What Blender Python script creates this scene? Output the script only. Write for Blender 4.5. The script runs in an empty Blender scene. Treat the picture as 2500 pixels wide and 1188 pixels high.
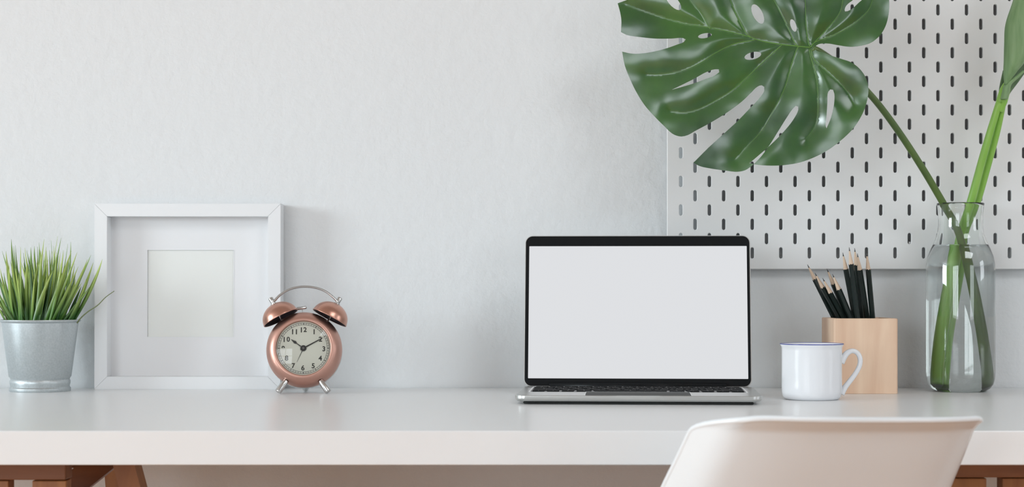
import bpy, bmesh, math, random
from mathutils import Vector, Matrix, geometry, noise
random.seed(7)
R = math.radians
# ------------------------------------------------------------------ camera, exposure, world, lights
F = 4525.0; HY = 690.0; CX = 1250.0          # focal length in pixels, horizon row, centre column
CAMY = -2.64; DESK = 0.74; CH = 0.1494
CAMZ = DESK + CH
sc = bpy.context.scene
cam_d = bpy.data.cameras.new('camera'); cam = bpy.data.objects.new('camera', cam_d)
sc.collection.objects.link(cam); sc.camera = cam
cam.location = (0, CAMY, CAMZ); cam.rotation_euler = (R(90), 0, 0)
cam_d.sensor_width = 36; cam_d.lens = F / 2500 * 36
cam_d.shift_y = (HY - 594) / 2500
cam_d.clip_start = 0.05; cam_d.clip_end = 60
cam_d.dof.use_dof = True; cam_d.dof.focus_distance = 2.50; cam_d.dof.aperture_fstop = 11.0
vs = sc.view_settings; vs.view_transform = 'Standard'; vs.look = 'None'; vs.gamma = 1.0; vs.use_curve_mapping = False
vs.exposure = 0.0
w = bpy.data.worlds.new('world'); sc.world = w; w.use_nodes = True
w.node_tree.nodes['Background'].inputs[0].default_value = (0.86, 0.93, 1.0, 1)
w.node_tree.nodes['Background'].inputs[1].default_value = 1.6

def area(name, loc, rot, sx, sy, power, col):
    l = bpy.data.lights.new(name, 'AREA'); l.shape = 'RECTANGLE'; l.size = sx; l.size_y = sy
    l.energy = power; l.color = col
    o = bpy.data.objects.new(name, l); sc.collection.objects.link(o); o.location = loc; o.rotation_euler = rot
    return o
area('window_light_left', (-6.57, -3.0, 1.85), (R(90), 0, R(-90)), 2.2, 1.5, 280, (0.83, 0.945, 1.0))
area('window_light_right', (4.27, -1.9, 1.6), (R(90), 0, R(90)), 1.2, 1.2, 16, (0.90, 0.95, 1.0))
area('added_fill_rear_right', (3.2, -5.57, 1.45), (R(90), 0, 0), 1.6, 1.7, 18, (0.90, 0.965, 1.0))  # added fill lamp in an invented window, evens light on the right side
area('added_overhead_fill', (1.5, -2.7, 2.66), (0, 0, 0), 1.4, 1.2, 32, (0.91, 0.965, 1.0))  # added overhead fill without a fixture, lifts desk and lower wall
area('window_light_rear', (-2.6, -5.57, 1.45), (R(90), 0, 0), 2.4, 1.7, 58, (0.90, 0.965, 1.0))

# ------------------------------------------------------------------ helpers
def P(px, py, D):
    return Vector(((px - CX) * D / F, CAMY + D, CAMZ - (py - HY) * D / F))
COL = sc.collection
def tag(o, label=None, cat=None, group=None, kind=None):
    if label: o['label'] = label
    if cat: o['category'] = cat
    if group: o['group'] = group
    if kind: o['kind'] = kind
    return o
def empty(name, loc=(0, 0, 0), rot=(0, 0, 0), label=None, cat=None, group=None, kind=None):
    o = bpy.data.objects.new(name, None); COL.objects.link(o); o.location = loc; o.rotation_euler = rot
    o.empty_display_size = 0.02
    return tag(o, label, cat, group, kind)
def link(name, me, mat, parent=None, smooth=False, **kw):
    o = bpy.data.objects.new(name, me); COL.objects.link(o)
    if mat is not None and not me.materials: me.materials.append(mat)
    if smooth:
        for p in me.polygons: p.use_smooth = True
    if parent is not None: o.parent = parent
    return tag(o, **kw)
def obj(name, bm, mat, parent=None, smooth=False, norm=True, **kw):
    me = bpy.data.meshes.new(name)
    if norm: bmesh.ops.recalc_face_normals(bm, faces=bm.faces)
    bm.to_mesh(me); bm.free()
    if isinstance(smooth, (int, float)) and not isinstance(smooth, bool):
        o = link(name, me, mat, parent, True, **kw)
        try: me.set_sharp_from_angle(angle=R(smooth))
        except Exception: pass
        return o
    return link(name, me, mat, parent, smooth, **kw)
def bx(bm, x0, x1, y0, y1, z0, z1, bev=0, seg=2):
    r = bmesh.ops.create_cube(bm, size=1)
    vs_ = r['verts']
    for v in vs_:
        v.co = Vector(((x0 + x1) / 2 + v.co.x * (x1 - x0), (y0 + y1) / 2 + v.co.y * (y1 - y0), (z0 + z1) / 2 + v.co.z * (z1 - z0)))
    if bev:
        es = list({e for v in vs_ for e in v.link_edges})
        bmesh.ops.bevel(bm, geom=es, offset=bev, segments=seg, affect='EDGES', profile=0.5)
def box(name, x0, x1, y0, y1, z0, z1, mat, parent=None, bev=0, smooth=False, **kw):
    bm = bmesh.new(); bx(bm, x0, x1, y0, y1, z0, z1, bev); return obj(name, bm, mat, parent, smooth, **kw)
def lathe(bm, prof, seg=64, M=None, close=False):
    """prof: (r, z) list revolved about z."""
    rings = []
    for r, z in prof:
        if r < 1e-7:
            rings.append([bm.verts.new((0, 0, z))])
        else:
            rings.append([bm.verts.new((r * math.cos(2 * math.pi * i / seg), r * math.sin(2 * math.pi * i / seg), z)) for i in range(seg)])
    n = len(rings)
    for k in range(n if close else n - 1):
        a, b = rings[k], rings[(k + 1) % n]
        for i in range(seg):
            j = (i + 1) % seg
            if len(a) == 1 and len(b) == 1: continue
            if len(a) == 1: bm.faces.new((a[0], b[j], b[i]))
            elif len(b) == 1: bm.faces.new((a[i], a[j], b[0]))
            else: bm.faces.new((a[i], a[j], b[j], b[i]))
    if M is not None:
        for rg in rings:
            for v in rg: v.co = M @ v.co
def catmull(pts, n=8):
    pts = [Vector(p) for p in pts]
    if len(pts) < 3:
        return [pts[0].lerp(pts[-1], i / n) for i in range(n + 1)]
    P_ = [pts[0] * 2 - pts[1]] + pts + [pts[-1] * 2 - pts[-2]]
    out = []
    for i in range(1, len(P_) - 2):
        a, b, c, d = P_[i - 1], P_[i], P_[i + 1], P_[i + 2]
        for k in range(n):
            t = k / n
            out.append(0.5 * ((2 * b) + (c - a) * t + (2 * a - 5 * b + 4 * c - d) * t * t + (3 * b - a - 3 * c + d) * t ** 3))
    out.append(pts[-1]); return out
def lerpl(l, t):
    if not isinstance(l, (list, tuple)): return l
    x = t * (len(l) - 1); i = min(int(x), len(l) - 2); return l[i] * (1 - (x - i)) + l[i + 1] * (x - i)
def tube(bm, path, rad, seg=10, flat=1.0, up=None, cap=True, sect=None):
    path = [Vector(p) for p in path]; n = len(path); rings = []
    nrm = None
    for i, p in enumerate(path):
        t = (path[min(i + 1, n - 1)] - path[max(i - 1, 0)]).normalized()
        if nrm is None:
            u = Vector(up) if up else (Vector((0, 0, 1)) if abs(t.z) < 0.9 else Vector((0, 1, 0)))
            nrm = (u - t * u.dot(t)).normalized()
        else:
            nrm = (nrm - t * nrm.dot(t)).normalized()
        bi = t.cross(nrm)
        r = lerpl(rad, i / (n - 1))
        ring = []
        for k in range(seg):
            a = 2 * math.pi * k / seg
            m = sect(a) if sect else 1
            ring.append(bm.verts.new(p + (nrm * math.cos(a) * flat + bi * math.sin(a)) * r * m))
        rings.append(ring)
    for i in range(n - 1):
        for k in range(seg):
            j = (k + 1) % seg
            bm.faces.new((rings[i][k], rings[i][j], rings[i + 1][j], rings[i + 1][k]))
    if cap:
        bm.faces.new(rings[0][::-1]); bm.faces.new(rings[-1])
def rrect(w_, h_, r, seg=8):
    pts = []
    for cx, cy, a0 in ((w_ / 2 - r, h_ / 2 - r, 0), (-w_ / 2 + r, h_ / 2 - r, 90), (-w_ / 2 + r, -h_ / 2 + r, 180), (w_ / 2 - r, -h_ / 2 + r, 270)):
        for k in range(seg + 1):
            a = R(a0 + 90 * k / seg); pts.append((cx + r * math.cos(a), cy + r * math.sin(a)))
    return pts
def prism(bm, layers):
    """layers: list of lists of 3D points (same count); sides lofted and capped."""
    rings = [[bm.verts.new(p) for p in L] for L in layers]
    for a, b in zip(rings, rings[1:]):
        for i in range(len(a)):
            j = (i + 1) % len(a); bm.faces.new((a[i], a[j], b[j], b[i]))
    bm.faces.new(rings[0][::-1]); bm.faces.new(rings[-1])
def slab(bm, w_, h_, r, z0, z1, cx=0, cy=0, bev=0.0006, seg=8):
    L = []
    for z, ins in ((z0, bev), (z0 + bev, 0), (z1 - bev, 0), (z1, bev)):
        L.append([(cx + x, cy + y, z) for x, y in rrect(w_ - 2 * ins, h_ - 2 * ins, max(r - ins, 1e-4), seg)])
    prism(bm, L)

# ------------------------------------------------------------------ materials
def mat(name, col, rough=0.5, metal=0.0, spec=0.5, **kw):
    m = bpy.data.materials.new(name); m.use_nodes = True
    b = m.node_tree.nodes['Principled BSDF']
    b.inputs['Base Color'].default_value = (*col, 1); b.inputs['Roughness'].default_value = rough
    b.inputs['Metallic'].default_value = metal; b.inputs['Specular IOR Level'].default_value = spec
    for k, v in kw.items():
        b.inputs[k.replace('_', ' ')].default_value = v
    return m
def nd(m, t, **kw):
    n = m.node_tree.nodes.new(t)
    for k, v in kw.items(): setattr(n, k, v)
    return n
def lk(m, a, b): m.node_tree.links.new(a, b)
def bsdf(m): return m.node_tree.nodes['Principled BSDF']
def coords(m, scale=(1, 1, 1), kind='Object'):
    tc = nd(m, 'ShaderNodeTexCoord'); mp = nd(m, 'ShaderNodeMapping'); mp.inputs['Scale'].default_value = scale
    lk(m, tc.outputs[kind], mp.inputs['Vector']); return mp.outputs['Vector']
def add_bump(m, scale, strength, dist=0.001, detail=4, vec=None, rough=0.6):
    n = nd(m, 'ShaderNodeTexNoise'); n.inputs['Scale'].default_value = scale; n.inputs['Detail'].default_value = detail
    n.inputs['Roughness'].default_value = rough
    lk(m, vec or coords(m), n.inputs['Vector'])
    b = nd(m, 'ShaderNodeBump'); b.inputs['Strength'].default_value = strength; b.inputs['Distance'].default_value = dist
    lk(m, n.outputs['Fac'], b.inputs['Height']); lk(m, b.outputs['Normal'], bsdf(m).inputs['Normal']); return n
def color_noise(m, c1, c2, scale=(5, 5, 5), ns=1.0, detail=4, lo=0.3, hi=0.7, kind='Object', dist=0.0):
    n = nd(m, 'ShaderNodeTexNoise'); n.inputs['Scale'].default_value = ns; n.inputs['Detail'].default_value = detail
    n.inputs['Distortion'].default_value = dist
    lk(m, coords(m, scale, kind), n.inputs['Vector'])
    r = nd(m, 'ShaderNodeValToRGB'); r.color_ramp.elements[0].position = lo; r.color_ramp.elements[1].position = hi
    r.color_ramp.elements[0].color = (*c1, 1); r.color_ramp.elements[1].color = (*c2, 1)
    lk(m, n.outputs['Fac'], r.inputs['Fac']); lk(m, r.outputs['Color'], bsdf(m).inputs['Base Color']); return n, r

M_wall = mat('wall_plaster', (0.80, 0.817, 0.825), 0.75, spec=0.25); add_bump(M_wall, 60, 0.8, 0.0022, 6)
M_room = mat('room_paint', (0.52, 0.53, 0.54), 0.8)
M_ceil = mat('ceiling_paint', (0.58, 0.59, 0.60), 0.85)
M_floor = mat('floor_wood', (0.55, 0.27, 0.13), 0.35)
color_noise(M_floor, (0.52, 0.26, 0.12), (0.62, 0.34, 0.18), (1, 12, 1), 2.0)
M_desk = mat('desk_white', (0.86, 0.87, 0.875), 0.27, spec=0.45); add_bump(M_desk, 3, 0.04, 0.01, 2)
M_white = mat('white_lacquer', (0.84, 0.85, 0.86), 0.35)
M_matb = mat('white_mat_board', (0.86, 0.86, 0.87), 0.85, spec=0.2)
M_print = mat('blank_cream_print', (0.86, 0.87, 0.84), 0.8, spec=0.2)
M_board = mat('board_white', (0.82, 0.825, 0.825), 0.45, spec=0.4)
M_alu = mat('aluminium', (0.60, 0.61, 0.60), 0.32, 0.9); add_bump(M_alu, 900, 0.05, 0.0002, 2)
M_blk = mat('black_glass', (0.012, 0.013, 0.014), 0.25, spec=0.08)
M_key = mat('black_key', (0.012, 0.013, 0.014), 0.7, spec=0.08)
M_rub = mat('black_rubber', (0.012, 0.014, 0.013), 0.6)
M_pad = mat('trackpad_reflected_dark', (0.035, 0.038, 0.035), 0.5, spec=0.1)  # dark colour stands in for the black lid mirrored in the trackpad
M_leg = mat('key_legend', (0.55, 0.55, 0.55), 0.6)
M_scr = mat('screen_lit', (0.01, 0.01, 0.01), 0.5, spec=0.1)
bsdf(M_scr).inputs['Emission Color'].default_value = (0.722, 0.735, 0.757, 1); bsdf(M_scr).inputs['Emission Strength'].default_value = 1.0
M_cop = mat('brushed_copper', (0.60, 0.33, 0.255), 0.30, 1.0); add_bump(M_cop, 1.0, 0.10, 0.0005, 3, coords(M_cop, (60, 900, 60)))
M_cop2 = mat('satin_copper', (0.60, 0.35, 0.285), 0.42, 1.0)
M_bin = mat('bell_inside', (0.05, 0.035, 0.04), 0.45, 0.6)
M_stl = mat('steel', (0.60, 0.60, 0.59), 0.22, 1.0)
M_dial = mat('cream_dial', (0.92, 0.92, 0.81), 0.6, spec=0.2)
M_ink = mat('dial_ink', (0.045, 0.045, 0.035), 0.6)
M_hand = mat('black_hand', (0.02, 0.02, 0.02), 0.4)
M_mug = mat('white_enamel', (0.84, 0.85, 0.875), 0.12)
M_blue = mat('blue_enamel_edge', (0.05, 0.07, 0.35), 0.2)
M_green = mat('pencil_black_green', (0.007, 0.014, 0.012), 0.3, spec=0.3)
M_pw = mat('sharpened_wood', (0.68, 0.52, 0.39), 0.7)
M_lead = mat('graphite', (0.10, 0.10, 0.10), 0.4, 0.4)
M_beech = mat('beech_wood', (0.72, 0.46, 0.28), 0.5)
color_noise(M_beech, (0.68, 0.43, 0.29), (0.84, 0.62, 0.45), (45, 45, 5), 1.0, 7, 0.25, 0.75, dist=0.6)
M_zinc = mat('galvanised_zinc', (0.55, 0.59, 0.60), 0.42, 0.75)
color_noise(M_zinc, (0.49, 0.54, 0.555), (0.585, 0.63, 0.645), (1, 1, 1), 420, 6, 0.3, 0.7)
M_soil = mat('grass_base', (0.03, 0.05, 0.015), 0.9)
M_stray = mat('dry_stem', (0.16, 0.19, 0.08), 0.6)
M_bladeA = []
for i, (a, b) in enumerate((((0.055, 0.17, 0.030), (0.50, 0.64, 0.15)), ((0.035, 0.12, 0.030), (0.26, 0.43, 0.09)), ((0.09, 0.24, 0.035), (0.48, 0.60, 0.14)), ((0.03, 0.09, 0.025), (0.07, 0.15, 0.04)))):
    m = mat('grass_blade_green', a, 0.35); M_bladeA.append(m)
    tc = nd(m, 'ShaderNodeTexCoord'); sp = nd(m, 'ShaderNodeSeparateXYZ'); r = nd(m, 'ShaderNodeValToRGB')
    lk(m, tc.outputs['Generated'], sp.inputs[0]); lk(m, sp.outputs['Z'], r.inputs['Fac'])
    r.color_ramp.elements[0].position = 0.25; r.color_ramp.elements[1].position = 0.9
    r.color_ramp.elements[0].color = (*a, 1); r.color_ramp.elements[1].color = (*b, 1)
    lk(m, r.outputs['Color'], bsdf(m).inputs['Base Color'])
M_leaf = mat('monstera_green', (0.035, 0.14, 0.03), 0.24, spec=0.85)
n_, r_ = color_noise(M_leaf, (0.012, 0.062, 0.015), (0.042, 0.14, 0.020), (6, 6, 6), 2.2, 5, 0.3, 0.75)
add_bump(M_leaf, 30, 0.06, 0.004, 2)
M_vein = mat('vein_yellow_green', (0.10, 0.23, 0.04), 0.4)
M_pet = mat('petiole_green', (0.085, 0.15, 0.03), 0.4)
color_noise(M_pet, (0.06, 0.115, 0.03), (0.12, 0.20, 0.04), (8, 8, 8), 3)
M_stalk = mat('stalk_green', (0.20, 0.45, 0.05), 0.35)
color_noise(M_stalk, (0.20, 0.46, 0.055), (0.32, 0.58, 0.12), (60, 60, 4), 1.0)
M_pale = mat('pale_sheath_green', (0.22, 0.37, 0.17), 0.5)
color_noise(M_pale, (0.15, 0.28, 0.11), (0.27, 0.42, 0.21), (90, 90, 9), 1.2, 5)
M_dkl = mat('dark_sheath_green', (0.055, 0.13, 0.045), 0.45)
color_noise(M_dkl, (0.04, 0.10, 0.035), (0.10, 0.19, 0.07), (90, 90, 9), 1.2, 5)
M_chair = mat('white_shell_plastic', (0.86, 0.91, 0.94), 0.22)
M_tres = mat('trestle_wood', (0.30, 0.12, 0.05), 0.45)
color_noise(M_tres, (0.15, 0.055, 0.025), (0.33, 0.14, 0.06), (4, 40, 40), 1.0, 6, dist=1.0)
M_tresv = mat('trestle_wood_upright', (0.42, 0.18, 0.07), 0.4)
color_noise(M_tresv, (0.24, 0.085, 0.03), (0.44, 0.20, 0.065), (30, 30, 5), 1.0, 6, dist=1.0)
M_crv = mat('chair_leg_wood', (0.55, 0.36, 0.2), 0.5)
M_glass = mat('clear_glass', (0.98, 1.0, 0.99), 0.0, Transmission_Weight=1.0, IOR=1.46)
M_water = mat('water', (0.985, 1.0, 0.99), 0.0, Transmission_Weight=1.0, IOR=1.33)
M_pane = bpy.data.materials.new('thin_pane_glass'); M_pane.use_nodes = True
nt = M_pane.node_tree; nt.nodes.clear()
o_ = nt.nodes.new('ShaderNodeOutputMaterial'); mx = nt.nodes.new('ShaderNodeMixShader'); fr = nt.nodes.new('ShaderNodeFresnel')
tr = nt.nodes.new('ShaderNodeBsdfTransparent'); gl = nt.nodes.new('ShaderNodeBsdfGlossy'); gl.inputs['Roughness'].default_value = 0.02
fr.inputs['IOR'].default_value = 1.5
nt.links.new(fr.outputs[0], mx.inputs[0]); nt.links.new(tr.outputs[0], mx.inputs[1]); nt.links.new(gl.outputs[0], mx.inputs[2]); nt.links.new(mx.outputs[0], o_.inputs[0])

# ------------------------------------------------------------------ setting
XL, XR, YR, ZC = -6.5, 4.2, -5.5, 2.7
box('floor', XL, XR, YR, 0.1, -0.1, 0, M_floor, kind='structure')
box('ceiling', XL, XR, YR, 0.1, ZC, ZC + 0.1, M_ceil, kind='structure')
bm = bmesh.new(); bx(bm, XL - 0.1, XR + 0.1, 0, 0.1, 0, ZC); obj('wall_back', bm, M_wall, kind='structure')
def side_wall(name, x0, x1, oy0, oy1, oz0, oz1):
    bm = bmesh.new()
    bx(bm, x0, x1, YR, oy0, 0, ZC); bx(bm, x0, x1, oy1, 0, 0, ZC); bx(bm, x0, x1, oy0, oy1, 0, oz0); bx(bm, x0, x1, oy0, oy1, oz1, ZC)
    obj(name, bm, M_room, kind='structure')
side_wall('wall_left', XL - 0.1, XL, -4.1, -1.9, 1.1, 2.6)
side_wall('wall_right', XR, XR + 0.1, -2.5, -1.3, 1.0, 2.2)
bm = bmesh.new()
bx(bm, XL - 0.1, -3.8, YR - 0.1, YR, 0, ZC); bx(bm, -1.4, 2.4, YR - 0.1, YR, 0, ZC); bx(bm, 4.0, XR + 0.1, YR - 0.1, YR, 0, ZC); bx(bm, 2.4, 4.0, YR - 0.1, YR, 0, 0.6); bx(bm, 2.4, 4.0, YR - 0.1, YR, 2.3, ZC)
bx(bm, -3.8, -1.4, YR - 0.1, YR, 0, 0.6); bx(bm, -3.8, -1.4, YR - 0.1, YR, 2.3, ZC); obj('wall_rear', bm, M_room, kind='structure')
def win_x(name, x, y0, y1, z0, z1, nz=2):
    bm = bmesh.new(); t = 0.025
    for y in (y0 + t, (y0 + y1) / 2, y1 - t): bx(bm, x - 0.02, x + 0.02, y - t, y + t, z0, z1)
    for k in range(nz + 1):
        z = z0 + t + (z1 - z0 - 2 * t) * k / nz; bx(bm, x - 0.018, x + 0.018, y0, y1, z - t, z + t)
    obj(name, bm, M_white, kind='structure')
win_x('window_1', -6.52, -4.1, -1.9, 1.1, 2.6)
win_x('window_2', 4.22, -2.5, -1.3, 1.0, 2.2)
bm = bmesh.new()
for x in (-3.77, -3.0, -2.2, -1.43): bx(bm, x - 0.03, x + 0.03, YR - 0.04, YR, 0.6, 2.3)
for z in (0.63, 1.45, 2.27): bx(bm, -3.8, -1.4, YR - 0.038, YR - 0.002, z - 0.03, z + 0.03)
obj('window_3', bm, M_white, kind='structure')
bm = bmesh.new()
for x in (2.43, 3.2, 3.97): bx(bm, x - 0.03, x + 0.03, YR - 0.04, YR, 0.6, 2.3)
for z in (0.63, 1.45, 2.27): bx(bm, 2.4, 4.0, YR - 0.038, YR - 0.002, z - 0.03, z + 0.03)
obj('added_window_rear_right', bm, M_white, kind='structure')  # invented rear window, put in with its lamp to brighten the right side

# ------------------------------------------------------------------ desk and trestles
DF = -0.768
dk = empty('desk', (0, 0, 0), label='long white desk with a thick smooth top on brown wooden trestles along the wall', cat='desk')
TH = 0.0345
bm = bmesh.new(); bx(bm, -1.35, 1.35, DF, -0.004, DESK - TH, DESK, 0.0010, 2); obj('desktop', bm, M_desk, dk, False, label='white desktop')
def beam(bm, a, b, wx, wy):
    """square bar from a to b, widths wx (x-ish) and wy (y)."""
    a, b = Vector(a), Vector(b); t = (b - a).normalized(); v = Vector((0, 1, 0)); v = (v - t * v.dot(t)).normalized(); u = t.cross(v)
    L = [[p + u * sx * wx / 2 + v * sy * wy / 2 for sx, sy in ((-1, -1), (1, -1), (1, 1), (-1, 1))] for p in (a, b)]
    prism(bm, L)
def trestle(sgn, xin, rh, posts):
    """sgn=+1: open side of the trestle is at its right; xin is the x of the front rail's inner end."""
    root = dk
    z1 = DESK - TH; yf = DF + 0.10
    def X(x): return xin + sgn * x
    bm = bmesh.new(); a, b = sorted((X(0), X(-0.50))); bx(bm, a, b, yf, yf + 0.03, z1 - rh, z1, 0.001); obj('trestle_rail', bm, M_tres, root)
    bm = bmesh.new(); a, b = sorted((X(-0.003), X(-0.50))); bx(bm, a, b, yf + 0.012, yf + 0.030, z1 - 0.62, z1 - 0.60, 0.001); obj('trestle_rail', bm, M_tres, root)
    for pa, pb_ in posts:
        bm = bmesh.new(); bx(bm, (pa - CX) / sF, (pb_ - CX) / sF, yf + 0.004, yf + 0.028, 0.0, z1 - rh - 0.0012, 0.001); obj('trestle_post', bm, M_tresv, root)
    bm = bmesh.new(); beam(bm, (X(0.030), yf + 0.14, z1 - 0.003), (X(-0.10), yf + 0.14, z1 - 0.106), 0.028, 0.03); obj('trestle_brace', bm, M_tres, root)
    bm = bmesh.new(); a, b = sorted((X(0.06), X(-0.2))); bx(bm, a, b, yf + 0.05, yf + 0.07, z1 - 0.013, z1, 0.001); obj('trestle_rail', bm, M_tresv, root)
    bm = bmesh.new(); beam(bm, (X(0.045), yf + 0.08, z1 - 0.002), (X(0.232), yf + 0.08, 0.0), 0.023, 0.035); obj('trestle_leg', bm, M_tresv, root)
    bm = bmesh.new(); beam(bm, (X(-0.045), yf + 0.45, z1 - 0.002), (X(0.005), yf + 0.45, 0.0), 0.026, 0.035); obj('trestle_leg', bm, M_tresv, root)
    bm = bmesh.new(); a, b = sorted((X(-0.045), X(-0.010))); bx(bm, a, b, yf + 0.17, yf + 0.44, z1 - 0.03, z1, 0.001); obj('trestle_bar', bm, M_tres, root)
sF = F / (2.64 + DF + 0.10)
trestle(1, (160 - CX) / sF, 0.0257, ((76, 159), (-70, 18), (-560, -480), (-860, -780)))
trestle(-1, (2290 - CX) / sF, 0.0231, ((2292, 2411), (2450, 2570), (2990, 3070), (3300, 3380)))

# ------------------------------------------------------------------ pegboard
DB = 2.62; sB = F / DB
pitch = 0.0202; bt = 0.005
yb = CAMY + DB
bx0, bz0 = P(1630, 655, DB).x, P(1630, 655, DB).z
ncol, nrow = 37, 27
c0x = bx0 + 32.5 / sB; r0z = bz0 + 38 / sB
bm = bmesh.new()
sw, sh = 0.0050, 0.0158
def slot_pts(cx, cz, w_, h_, n=6):
    r = w_ / 2; out = []
    for k in range(n + 1):
        a = math.pi * k / n; out.append((cx + r * math.cos(a), cz + (h_ / 2 - r) + r * math.sin(a)))
    for k in range(n + 1):
        a = math.pi + math.pi * k / n; out.append((cx + r * math.cos(a), cz - (h_ / 2 - r) + r * math.sin(a)))
    return out
def cell_ring(cx, cz, n=6):
    out = []; h = pitch / 2
    ang = []
    for k in range(n + 1): ang.append(-25 + (230) * k / n)      # top half
    ang = [-40 + 260 * k / n for k in range(n + 1)]
    xs = [(h, -0.0), (h, h * 0.55), (h, h), (0, h), (-h, h), (-h, h * 0.55), (-h, 0.0)]
    for x, z in xs: out.append((cx + x, cz + z))
    for x, z in xs: out.append((cx - x, cz - z))
    return out
for c in range(ncol):
    for r in range(nrow):
        cx = c0x + c * pitch; cz = r0z + r * pitch
        if (c + r) % 2 == 1:      # slot here
            inn0 = slot_pts(cx, cz, sw + 0.0013, sh + 0.0013); inn = slot_pts(cx, cz, sw, sh); outr = cell_ring(cx, cz)
            v0 = [bm.verts.new((x, yb, z)) for x, z in outr]
            v1 = [bm.verts.new((x, yb, z)) for x, z in inn0]
            v2 = [bm.verts.new((x, yb + 0.0007, z)) for x, z in inn]
            v3 = [bm.verts.new((x, yb + bt, z)) for x, z in inn]
            v4 = [bm.verts.new((x, yb + bt, z)) for x, z in outr]
            n = len(v0)
            for A, B in ((v0, v1), (v1, v2), (v2, v3), (v3, v4)):
                for i in range(n):
                    j = (i + 1) % n
                    try: bm.faces.new((A[i], A[j], B[j], B[i]))
                    except ValueError: pass
        else:
            h = pitch / 2
            for y in (yb, yb + bt):
                bm.faces.new([bm.verts.new((cx + a * h, y, cz + b * h)) for a, b in ((-1, -1), (1, -1), (1, 1), (-1, 1))])
gx0, gx1 = c0x - pitch / 2, c0x + (ncol - 0.5) * pitch
gz0, gz1 = r0z - pitch / 2, r0z + (nrow - 0.5) * pitch
bx1, bz1 = gx1 + (gx0 - bx0), gz1 + (gz0 - bz0)
# border: four bars with a softened outer edge
bx(bm, bx0, gx0, yb, yb + bt, bz0, bz1); bx(bm, gx1, bx1, yb, yb + bt, bz0, bz1)
bx(bm, gx0, gx1, yb, yb + bt, bz0, gz0); bx(bm, gx0, gx1, yb, yb + bt, gz1, bz1)
# edge bead
tube(bm, [(bx0, yb + 0.0016, bz0), (bx0, yb + 0.0016, bz1), (bx1, yb + 0.0016, bz1), (bx1, yb + 0.0016, bz0), (bx0, yb + 0.0016, bz0)], 0.0011, 6)
bmesh.ops.remove_doubles(bm, verts=bm.verts, dist=1e-6)
pb = empty('pegboard', (bx0, 0, bz0), label='large white pegboard of staggered upright slots hung on the wall', cat='pegboard')
ob = obj('panel', bm, M_board, pb); ob.matrix_parent_inverse = Matrix.Translation((-bx0, 0, -bz0))
for x, z in ((bx0 + 0.05, bz0 + 0.5), (bx1 - 0.05, bz0 + 0.5), (bx1 - 0.05, bz0 + 0.06), (bx0 + 0.35, bz0 + 0.03)):
    o = box('mounting_spacer', x - 0.008, x + 0.008, yb + bt, -0.0001, z - 0.008, z + 0.008, M_board, pb)
    o.matrix_parent_inverse = Matrix.Translation((-bx0, 0, -bz0))

# ------------------------------------------------------------------ picture frame
D = 2.60; fx0, fx1 = P(230, 950, D).x, P(685, 950, D).x; fw = fx1 - fx0; fh = 0.2605
fr = empty('picture_frame', ((fx0 + fx1) / 2, CAMY + D, DESK), (R(-0.35), 0, 0), label='square white box frame with a blank mat, standing at the wall behind the clock', cat='picture frame')
rw = 0.0178; dp = 0.036; g = 0.00012
def rail(pts):      # front-plane quad extruded back
    bm = bmesh.new(); prism(bm, [[(x, 0.0, z) for x, z in pts], [(x, dp, z) for x, z in pts]])
    es = [e for e in bm.edges]
    bmesh.ops.bevel(bm, geom=es, offset=0.0004, segments=2, affect='EDGES'); return bm
W = fw / 2
for q in ([(-W, 0), (W, 0), (W - rw, rw), (-W + rw, rw)], [(-W, fh), (-W + rw, fh - rw), (W - rw, fh - rw), (W, fh)],
          [(-W, g), (-W + rw, rw + g), (-W + rw, fh - rw - g), (-W, fh - g)], [(W, g), (W, fh - g), (W - rw, fh - rw - g), (W - rw, rw + g)]):
    obj('frame_rail', rail(q), M_white, fr)
# inner lip, mat board with window, print
bm = bmesh.new(); iw = W - rw; ow = 0.0615; oc = 0.1345
def ring_panel(bm, x0, x1, z0, z1, a0, a1, c0, c1, y0, y1):
    for (p, q, r, s) in ((x0, x1, z0, c0), (x0, x1, c1, z1), (x0, a0, c0, c1), (a1, x1, c0, c1)):
        bx(bm, p, q, y0, y1, r, s)
ring_panel(bm, -iw, iw, rw, fh - rw, -ow, ow - 0.001, oc - ow, oc + ow, 0.0275, 0.0290)
obj('mat_board', bm, M_matb, fr)
bm = bmesh.new()
for (p, q, r, s) in ((-ow - 0.0009, ow + 0.0001, oc + ow, oc + ow + 0.0008), (-ow - 0.0009, ow + 0.0001, oc - ow - 0.0008, oc - ow), (-ow - 0.0009, -ow, oc - ow, oc + ow), (ow - 0.001, ow, oc - ow, oc + ow)):
    bx(bm, p, q, 0.0272, 0.0285, r, s)
obj('mat_bevel', bm, M_white, fr)
box('print', -ow - 0.002, ow + 0.002, 0.0291, 0.0300, oc - ow - 0.002, oc + ow + 0.002, M_print, fr, label='blank cream paper behind the mat')
box('backing', -iw, iw, 0.0301, 0.033, rw, fh - rw, M_matb, fr)

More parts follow.
